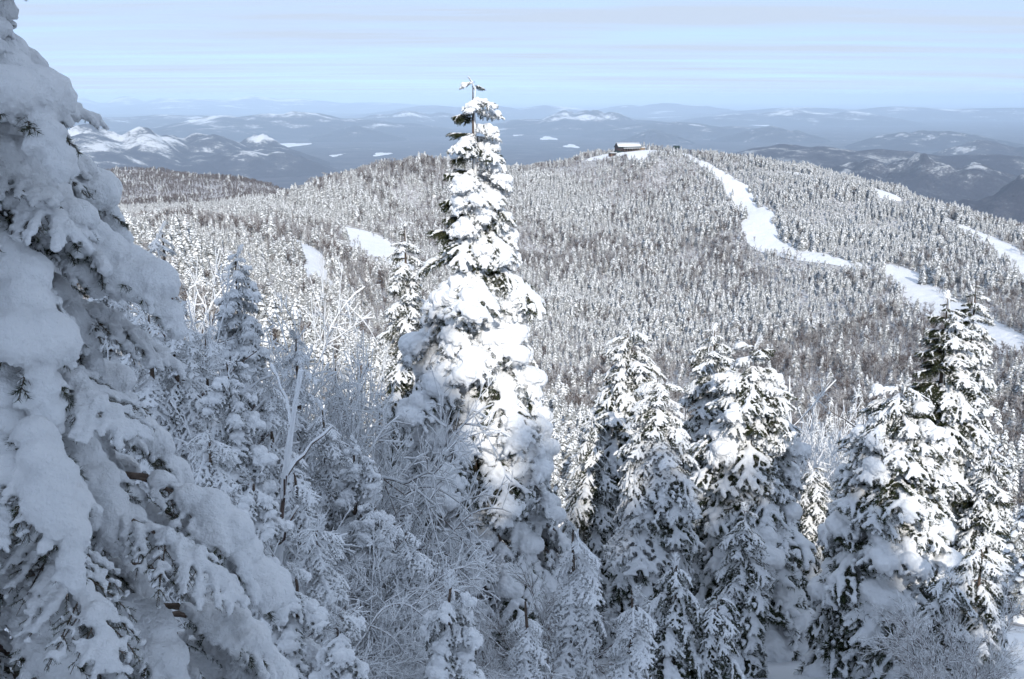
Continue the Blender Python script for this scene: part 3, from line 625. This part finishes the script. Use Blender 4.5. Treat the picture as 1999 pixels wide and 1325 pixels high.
def sapling(label, u, d, H, lean, rz, seed, snowy, forks=4):
    rs_ = np.random.RandomState(seed); x, y = place(u, d); t = empty('bare_sapling', (x, y, Tz(x, y)), rz, label=label, category='sapling')
    q = np.linspace(0, 1, 14); P = np.column_stack((lean * q ** 2 * H, .06 * np.sin(q * 5) * H, H * (q - .25 * abs(lean) * q ** 3))); P[0, 2] = -.3
    rad = np.linspace(.035, .008, 14); st = MB(); tube(st, P, rad, 6); link('stem', st.build('stem', M_TWIG, True), t)
    sn = MB()
    if snowy: Q_ = P[3:].copy(); Q_[:, 2] += rad[3:] + .012; tube(sn, Q_, rad[3:] + .016 * rs_.uniform(.6, 1.3, 11), 6)
    for f in range(forks):
        k = rs_.randint(6, 13); a = rs_.rand() * 6.28; L = H * rs_.uniform(.12, .3); qq = np.linspace(0, 1, 6)[:, None]
        B = P[k] + np.array([math.cos(a), math.sin(a), rs_.uniform(.4, 1.3)]) * L * qq * .7 + rs_.uniform(-.02, .02, (6, 3)); bb = MB(); tube(bb, B, np.linspace(.014, .005, 6), 5); link('branch', bb.build('branch', M_TWIG, True), t)
        if snowy: B2 = B.copy(); B2[:, 2] += .016; tube(sn, B2, .013 * rs_.uniform(.7, 1.3, 6), 5)
    if snowy: link('snow', sn.build('snow', M_SNOW, True), t)
sapling('bare dark forked twig sticking up above the rimed thicket', 312, 11.5, 4.6, .05, 0, 5, False, 7)
sapling('arching snow-topped sapling bowed over the shaded hollow', 1500, 21, 5.6, .45, 2.9, 6, True)
sapling('pale leaning bare sapling in front of the brown woods', 1625, 23, 6.4, -.22, .3, 7, True, 7)
sapling('thin upright bare sapling left of the broad right spruce', 1690, 21, 5.6, .04, 0, 8, False, 6)
sapling('long frosted sapling arching over the thicket towards the huge left spruce', 560, 11, 3.2, -.5, .2, 9, True, 9)
sapling('thick snow-caked stub rising from the thicket, left of middle', 505, 9, 3.2, .1, 0.2, 10, True, 3)
print('shrubs', round(time.time() - T0, 1))

# ------------------------------------------------------------------ forest trees
LOW_B = [tuple(np_of(q) for q in make_bough(300 + s, W=.42, droop=.35 + .1 * s, ntw=9, spine_r=.075, twig_r=.06, sub_r=0, vox=.07, amp=.03, nstep=.08, nlen=.15, nwid=.022, cover=.75, start=.25, rime=.5, freq=8)) for s in range(4)]
def forest_spruce_near(seed):
    rs = np.random.RandomState(seed); H = 10.0; mb = MB(); z = 9.6; k = 0
    while z > .7:
        f = 1 - z / H; rad = .35 + 2.1 * f ** .85
        for q in range(6 if f > .1 else 4):
            az = k * 2.4 + q * 1.047 + rs.uniform(-.25, .25); L = rad * rs.uniform(.7, 1.15); p = R(5 - 45 * min(1, f * 1.8) + rs.uniform(-8, 8))
            M = np.array(Matrix.Rotation(az, 3, 'Z') @ Matrix.Rotation(-p, 3, 'Y')) * L * np.array([1, 1.25, 1.25])
            fo, sn = LOW_B[rs.randint(4)]; o = np.array([0, 0, z + rs.uniform(-.15, .15)])
            for (V, F, pm), mm in ((fo, None), (sn, 3)):
                Vt = V @ M.T + o
                if mm is not None: mb.add(Vt, F, 1)
                else:
                    for c, tgt in ((0, 0), (2, 2)):
                        if (pm == c).any(): mb.add(Vt, F[pm == c], tgt)
        z -= .42 * (.6 + .5 * f); k += 1
    return mb.build('crown', [M_FARN, M_SNOW, M_RIMEN], False)
def forest_spruce_far(seed):
    rs = np.random.RandomState(seed); H = 10.0; mb = MB(); z = 9.7; k = 0
    slim = rs.uniform(.8, 1.15)
    while z > .8:
        f = 1 - z / H; rad = .35 + 2.5 * slim * f ** .85
        for q in range(6):
            az = k * 2.4 + q * 1.047 + rs.uniform(-.35, .35); L = rad * rs.uniform(.6, 1.2); dr = L * rs.uniform(.45, .85)
            c, s = math.cos(az), math.sin(az); w = L * rs.uniform(.28, .42)
            def pt(a, b, h): return (a * c - b * s, a * s + b * c, z + h)
            V = [pt(0, 0, .12), pt(.55 * L, 0, .13 - .35 * dr), pt(L, 0, -dr), pt(.45 * L, w, -.5 * dr), pt(.45 * L, -w, -.5 * dr), pt(.85 * L, w * .7, -dr), pt(.85 * L, -w * .7, -dr)]
            mb.add(V, [(0, 3, 1), (0, 1, 4), (1, 3, 5), (1, 5, 2), (1, 2, 6), (1, 6, 4)], 1 if rs.rand() < .5 else 2)
            V = [pt(.15 * L, w * .5, -.3 * dr), pt(.95 * L, w * .5, -1.05 * dr), pt(.6 * L, w * .8, -dr - .4), pt(.15 * L, -w * .5, -.3 * dr), pt(.95 * L, -w * .5, -1.05 * dr), pt(.6 * L, -w * .8, -dr - .4), pt(.3 * L, 0, -dr - .35)]
            mb.add(V, [(0, 1, 2), (3, 5, 4), (0, 2, 6), (3, 6, 5)], 0)
        z -= .5 * (.6 + .5 * f) * rs.uniform(.65, 1.4); k += 1
    return mb.build('crown', [M_FARN, M_SNOW, M_RIMEN])
def simple_trunk(name='trunk', H=9.6):
    mb = MB(); z = np.linspace(-.8, H, 6); tube(mb, np.column_stack((z * 0, z * 0, z)), .15 * (1 - np.clip(z / H, 0, 1)) + .02, 6); return mb.build(name, M_BARK, True)
def hardwood(seed, rimed, fine=False):
    rs = np.random.RandomState(seed); out = []; H = 9.0
    tr = np.column_stack((np.cumsum(rs.uniform(-.12, .12, 8)), np.cumsum(rs.uniform(-.12, .12, 8)), np.linspace(-.6, H * .8, 8)))
    mbT = MB(); tube(mbT, tr, np.linspace(.13, .04, 8), 6)
    def br(p, d, L, r, dep):
        n = 4; pts = [p]; d = d / np.linalg.norm(d)
        for k in range(n): d = d + rs.uniform(-.16, .16, 3) + np.array([0, 0, .05]); d /= np.linalg.norm(d); pts.append(pts[-1] + d * L / n)
        out.append((np.array(pts), r, dep))
        if dep == 0: return
        for q in range(6 if dep == 2 else 5):
            k = rs.randint(1, n + 1); s = rs.normal(size=3); br(pts[k], d + s * .55, L * rs.uniform(.35, .6), r * .6, dep - 1)
    for q in range(15):
        k = rs.randint(2, 8); a = rs.rand() * 6.28; br(tr[k], np.array([math.cos(a), math.sin(a), rs.uniform(.5, 1.3)]), (1.0 + 1.6 * (1 - k / 9)) * rs.uniform(.7, 1.2), .04, 2)
    mb = MB()
    for pts, r, dep in out:
        w = (.026, .03, .045)[dep] * (1.25 if rimed else .8)
        tube(mb, pts, np.linspace(w, w * .5, len(pts)), 3, 1 if rs.rand() < rimed else 0)
    return mbT.build('trunk', M_TWIG, True), mb.build('crown', [M_TWIG, M_TWIGR])
NEAR_T = [forest_spruce_near(400 + s) for s in range(3)]
FAR_T = [forest_spruce_far(420 + s) for s in range(5)]
TRK = simple_trunk()
HARD = [hardwood(440 + s, (.85, .6, .15)[s]) for s in range(3)]
print('forest meshes', round(time.time() - T0, 1), [len(m.polygons) for m in NEAR_T + FAR_T], [len(h[1].polygons) for h in HARD])

# where trees stand: a jittered grid over the part of the mountain the picture takes in
rs = np.random.RandomState(9)
def scatter(x0, x1, y0, y1, sp):
    X, Y = np.meshgrid(np.arange(x0, x1, sp), np.arange(y0, y1, sp)); X = X.ravel() + rs.uniform(-.48, .48, X.size) * sp; Y = Y.ravel() + rs.uniform(-.48, .48, Y.size) * sp
    return X, Y
X1, Y1 = scatter(-640, 640, 26, 1250, 3.3); X2, Y2 = scatter(-1000, 300, 1250, 2150, 5.0)
X = np.concatenate((X1, X2)); Y = np.concatenate((Y1, Y2)); rr = np.hypot(X, Y); az = np.degrees(np.arctan2(X, Y))
ok = (np.abs(az) < 29) & (rr > 62) & ((Y < 1250) | (az < -6))
X, Y, rr, az = X[ok], Y[ok], rr[ok], az[ok]
for C_, w in TRAILS:
    keep = np.ones(len(X), bool); jit = np.where(rs.rand(len(X)) < .16, .6, rs.uniform(.93, 1.12, len(X)))
    for q in range(len(C_)): keep &= (X - C_[q, 0]) ** 2 + (Y - C_[q, 1]) ** 2 > (w[q] * jit) ** 2
    X, Y, rr, az = X[keep], Y[keep], rr[keep], az[keep]
lod = at(1225, 291, 1110); keep = np.hypot(X - lod[0], Y - lod[1]) > 24; X, Y, rr, az = X[keep], Y[keep], rr[keep], az[keep]
Z = terrain(X, Y)
# leave out trees well behind a crest
rb = np.geomspace(25, 2300, 260); ab = np.radians(np.linspace(-31, 31, 190)); gzz = terrain(rb[None] * np.sin(ab)[:, None], rb[None] * np.cos(ab)[:, None])
el = np.maximum.accumulate(gzz / rb[None], axis=1)
ai = np.clip(np.round((az + 31) / 62 * 189).astype(int), 0, 189); ri = np.clip(np.searchsorted(rb, rr) - 2, 0, 259)
vis = (Z + 12) / rr > el[ai, ri] - .004
X, Y, Z, rr, az = X[vis], Y[vis], Z[vis], rr[vis], az[vis]
n = len(X); print('trees', n, round(time.time() - T0, 1))
hardm = fbm(X / 130 + 3, Y / 130, 4) + .22 * sstep(-10, 22, az) * sstep(300, 520, rr) * (1 - sstep(620, 800, rr)) + .5 * (rr > 1250) + .06
u = rs.rand(n); is_hard = u < np.where(rr > 1250, .93, np.clip(.34 + 1.5 * hardm, .05, .85))
Hs = (.38 + .68 * rs.rand(n) ** .8) * (.62 + .38 * sstep(60, 170, rr)) * (1 - .25 * sstep(850, 1080, rr) * (rr < 1250)); Hs[rr > 1250] *= .85
Hs *= np.clip(.86 + .85 * fbm(X / 26, Y / 26 + 40, 3), .42, 1.35); keepn = rs.rand(n) > .05 + .5 * (fbm(X / 17 + 9, Y / 17, 2) > .33)
X, Y, Z, rr, az, is_hard, Hs = (q[keepn] for q in (X, Y, Z, rr, az, is_hard, Hs)); n = len(X)
order = np.argsort(rr); single = np.zeros(n, bool)
def first(mask, m): idx = [q for q in order if mask[q]][:m]; single[idx] = True; return idx
view = np.abs(az) < 26
S_IDX = first(~is_hard & view & (rr > 45), 290); H_IDX = first(is_hard & view & (rr > 45), 260)
for q in S_IDX:
    t = empty('spruce_tree', (X[q], Y[q], Z[q]), rs.rand() * 6.28, label='frosted spruce of the dense forest on the slope below', category='spruce', group='forest spruces on the slope below')
    s = Hs[q]; w = s * rs.uniform(.8, 1.3); t.scale = (w, w, s); link('trunk', TRK, t); link('crown', NEAR_T[rs.randint(3)], t)
for q in H_IDX:
    k = rs.choice(3, p=(.3, .4, .3)); t = empty('hardwood_tree', (X[q], Y[q], Z[q]), rs.rand() * 6.28, label='leafless hardwood tree among the forest spruces on the slope below', category='tree', group='forest hardwoods on the slope below')
    s = Hs[q]; t.scale = (s, s, s); link('trunk', HARD[k][0], t); link('crown', HARD[k][1], t)
def scatter_object(name, label, idx, sources):
    me = bpy.data.meshes.new(name); me.vertices.add(len(idx)); me.vertices.foreach_set('co', np.column_stack((X[idx], Y[idx], Z[idx])).astype(np.float32).ravel())
    def attr(nm, ty, val, key='value'):
        a = me.attributes.new(nm, ty, 'POINT'); a.data.foreach_set(key, val)
    ni = len(idx); fat = rs.uniform(.75, 1.45, ni); attr('size', 'FLOAT_VECTOR', np.column_stack((Hs[idx] * fat, Hs[idx] * fat, Hs[idx])).astype(np.float32).ravel(), 'vector'); attr('turn', 'FLOAT_VECTOR', np.column_stack((rs.normal(0, .06, ni), rs.normal(0, .06, ni), rs.uniform(0, 6.28, ni))).astype(np.float32).ravel(), 'vector'); pk = rs.randint(0, len(sources), len(idx)); pk = np.where((rr[idx] > 1250) & (rs.rand(len(idx)) < .95), len(sources) - 1, pk) if 'hardwood' in name else pk; attr('pick', 'INT', pk.astype(np.int32))
    o = link(name, me, kind='stuff', label=label)
    col = bpy.data.collections.new(name + '_kinds')
    for m in sources: col.objects.link(bpy.data.objects.new('tree_kind', m))
    ng = bpy.data.node_groups.new(name, 'GeometryNodeTree'); ng.interface.new_socket('Geometry', in_out='INPUT', socket_type='NodeSocketGeometry'); ng.interface.new_socket('Geometry', in_out='OUTPUT', socket_type='NodeSocketGeometry')
    gi, go = ng.nodes.new('NodeGroupInput'), ng.nodes.new('NodeGroupOutput'); ip = ng.nodes.new('GeometryNodeInstanceOnPoints'); ci = ng.nodes.new('GeometryNodeCollectionInfo')
    ci.inputs['Collection'].default_value = col; ci.inputs['Separate Children'].default_value = True; ci.inputs['Reset Children'].default_value = True
    def named(nm, ty):
        k = ng.nodes.new('GeometryNodeInputNamedAttribute'); k.data_type = ty; k.inputs['Name'].default_value = nm; return k.outputs['Attribute']
    ng.links.new(gi.outputs[0], ip.inputs['Points']); ng.links.new(ci.outputs[0], ip.inputs['Instance']); ip.inputs['Pick Instance'].default_value = True
    ng.links.new(named('pick', 'INT'), ip.inputs['Instance Index']); ng.links.new(named('turn', 'FLOAT_VECTOR'), ip.inputs['Rotation']); ng.links.new(named('size', 'FLOAT_VECTOR'), ip.inputs['Scale']); ng.links.new(ip.outputs[0], go.inputs[0])
    o.modifiers.new('scatter', 'NODES').node_group = ng
    return o
rest = np.arange(n)[~single]
scatter_object('spruce_forest', 'frosted spruce forest covering the ridge and slopes', rest[~is_hard[rest]], FAR_T)
def merged(h):
    mb = MB()
    for m_, c in zip(h, (0, None)):
        V_, F_, pm = np_of(m_)
        for k in (0, 1):
            if (pm == k).any(): mb.add(V_, F_[pm == k], k if c is None else 0)
    return mb.build('hardwood', [M_TWIG, M_TWIGR])
scatter_object('hardwood_forest', 'grey-brown leafless woods mixed through the spruce forest', rest[is_hard[rest]], [merged(h) for h in HARD])

# trees on the knoll behind the viewer: their shade falls over the near slope
for k in range(24):
    x = -5.5 + (k % 12) * 1.9 + rs.uniform(-.2, .2) + .95 * (k // 12); y = -20 - 3.2 * (k // 12) - rs.uniform(0, 1.0); g = Tz(x, y)
    s = (16.3 - .38 * np.clip(x - 1, -14, 25) + .5 * (k // 12) + rs.uniform(-.5, .6) - g) / 9.8
    t = empty('spruce_tree', (x, y, g), rs.rand() * 6.28, label='snowy spruce on the knoll behind the viewer', category='spruce', group='spruces behind the viewer')
    t.scale = (s * 1.25, s * 1.25, s); link('trunk', TRK, t); link('crown', NEAR_T[k % 3], t)

# ------------------------------------------------------------------ lodge and lift on the ridge
M_WALL = simple('brown_wood', [(0.3, (0.045, 0.024, 0.02)), (0.7, (0.08, 0.042, 0.034))], 2, .8)
M_DARK = simple('dark_green_paint', [(0.3, (0.015, 0.03, 0.028)), (0.7, (0.03, 0.05, 0.045))], 2, .6)
M_TAN = simple('tan_wood', [(0.3, (0.20, 0.14, 0.09)), (0.7, (0.27, 0.20, 0.13))], 2, .8)
m_, nt_, b_ = material('window_glass'); b_.inputs['Base Color'].default_value = (0.03, 0.035, 0.04, 1); b_.inputs['Roughness'].default_value = .08; M_GLASS = m_
def part(name, parent, mat, fn, **kw):
    mb = MB(); fn(mb); return link(name, mb.build(name, mat), parent, **kw)
lx, ly = lod[0], lod[1]; lz = Tz(lx, ly)
lodge = empty('ski_lodge', (lx, ly, lz), R(16), label='dark brown summit lodge with snow-covered gable roof on the ridge', category='lodge'); lodge.scale = (.88, .88, .88)
part('foundation', lodge, M_DARK, lambda m: box(m, (0, 0, -1.5), (28, 12.4, 4.4)))
part('wall', lodge, M_WALL, lambda m: box(m, (0, 0, 3.0), (27, 11.6, 4.6)))
def gable(m, x):
    V = [(x - .15, -5.8, 5.3), (x - .15, 5.8, 5.3), (x - .15, 0, 9.4), (x + .15, -5.8, 5.3), (x + .15, 5.8, 5.3), (x + .15, 0, 9.4)]
    m.add(V, [(0, 1, 2), (3, 5, 4)]); m.add(V, [(0, 3, 4, 1), (1, 4, 5, 2), (2, 5, 3, 0)])
for x in (-13.3, 13.3): part('gable', lodge, M_WALL, lambda m: gable(m, x))
def slope(m, s, zo, th, ov, lo=7.6):
    y0, z0, y1, z1 = 0, 9.75 + zo, s * lo, 9.75 + zo - lo * .69
    xs = 14.2 + ov
    V = [(-xs, y0, z0), (xs, y0, z0), (xs, y1, z1), (-xs, y1, z1)]; V += [(a, b, c + th) for a, b, c in V]
    m.add(V, [(0, 1, 2, 3), (4, 7, 6, 5), (0, 4, 5, 1), (1, 5, 6, 2), (2, 6, 7, 3), (3, 7, 4, 0)])
roof = part('roof', lodge, M_DARK, lambda m: (slope(m, -1, 0, .25, 0), slope(m, 1, 0, .25, 0)))
part('roof_snow', roof, M_SNOW, lambda m: (slope(m, -1, .28, .55, -.2, 6.6), slope(m, 1, .28, .55, -.2, 7.4)))
part('porch_roof', lodge, M_SNOW, lambda m: box(m, (2, -8.2, 4.05), (20, 4.6, .4)))
part('deck', lodge, M_WALL, lambda m: box(m, (2, -8.2, .5), (21, 4.8, .4)))
for k in range(7): part('post', lodge, M_TAN, lambda m: box(m, (-7.4 + k * 3.1, -10.1, 2.25), (.35, .35, 3.2)))
for k in range(6):
    w = part('window', lodge, M_GLASS, lambda m: box(m, (-10.5 + k * 4.1, -5.82, 2.7), (2.4, .12, 1.7)))
    part('frame', w, M_TAN, lambda m: (box(m, (-10.5 + k * 4.1, -5.86, 3.62), (2.7, .14, .16)), box(m, (-10.5 + k * 4.1, -5.86, 1.78), (2.7, .14, .16))))
w = part('window', lodge, M_GLASS, lambda m: box(m, (-13.52, 0, 6.4), (.12, 3.0, 1.2)))
part('door', lodge, M_TAN, lambda m: box(m, (12.4, -5.83, 2.0), (1.6, .14, 2.4)))
part('annex', lodge, M_TAN, lambda m: box(m, (16.6, -2.0, 2.2), (5.4, 6.5, 4.0)))
part('annex_roof', lodge, M_SNOW, lambda m: box(m, (16.7, -2.0, 4.5), (6.2, 7.4, .55)))
part('chimney', lodge, M_DARK, lambda m: box(m, (5, 2.2, 9.6), (1.1, 1.1, 2.4)))
def px_ground(u, v, d): x, y = place(u, d); return x, y, Tz(x, y)
sx, sy, sz = px_ground(1190, 297, 1085)
shed = empty('shed', (sx, sy, sz), R(12), label='small dark shed with snowy roof left of the lodge', category='shed')
part('wall', shed, M_WALL, lambda m: box(m, (0, 0, 1.2), (7.5, 4, 3.2)))
part('roof', shed, M_DARK, lambda m: box(m, (0, 0, 3.0), (8.4, 5, .3)))
part('roof_snow', shed, M_SNOW, lambda m: box(m, (.6, .2, 3.4), (6.8, 4.4, .5)))
part('door', shed, M_TAN, lambda m: box(m, (-1.8, -2.06, 1.0), (1.1, .12, 2.1)))
part('window', shed, M_GLASS, lambda m: box(m, (1.6, -2.06, 1.5), (1.3, .12, .9)))
tx, ty, tz = px_ground(1310, 296, 1098)
lift = empty('chairlift_station', (tx, ty, tz), R(-8), label='dark chairlift top station on a post right of the lodge', category='lift station')
part('post', lift, M_DARK, lambda m: tube(m, [(0, 0, -1), (0, 0, 2), (0, 0, 4.4)], [.45, .42, .4], 10))
part('housing', lift, M_DARK, lambda m: (box(m, (0, 0, 5.4), (6.6, 3.2, 2.2)), box(m, (0, 0, 6.65), (5.6, 2.6, .3))))
part('bullwheel', lift, M_DARK, lambda m: tube(m, [(0, 0, 4.0), (0, 0, 4.12), (0, 0, 4.25)], 2.2, 20))
hx, hy, hz = px_ground(1311, 300, 1080)
hut = empty('operator_hut', (hx, hy, hz), R(5), label='tiny dark operator hut below the chairlift station', category='hut')
part('wall', hut, M_DARK, lambda m: box(m, (0, 0, 1.2), (3, 2.4, 2.6)))
part('roof', hut, M_SNOW, lambda m: box(m, (0, 0, 2.7), (3.5, 2.9, .35)))
part('window', hut, M_GLASS, lambda m: box(m, (0, -1.23, 1.6), (1.6, .1, .9)))

# ------------------------------------------------------------------ haze: the air between here and the far mountains
hm = bpy.data.materials.new('haze_air'); hm.use_nodes = True; hn = hm.node_tree; hn.nodes.clear()
pv = hn.nodes.new('ShaderNodeVolumePrincipled'); pv.inputs['Density'].default_value = 4.2e-5; pv.inputs['Color'].default_value = (0.60, 0.78, 1.0, 1); pv.inputs['Anisotropy'].default_value = -0.28
ho = hn.nodes.new('ShaderNodeOutputMaterial'); hn.links.new(pv.outputs[0], ho.inputs['Volume'])
mb = MB(); zb, zt = LOW - 75, 75.0; box(mb, (0, 0, (zb + zt) / 2), (206000, 206000, zt - zb))
link('haze', mb.build('haze', hm), kind='stuff', label='thin blue haze lying over the valley and far mountains')
print('done', round(time.time() - T0, 1), 'tris', sum(len(m.polygons) for m in bpy.data.meshes))
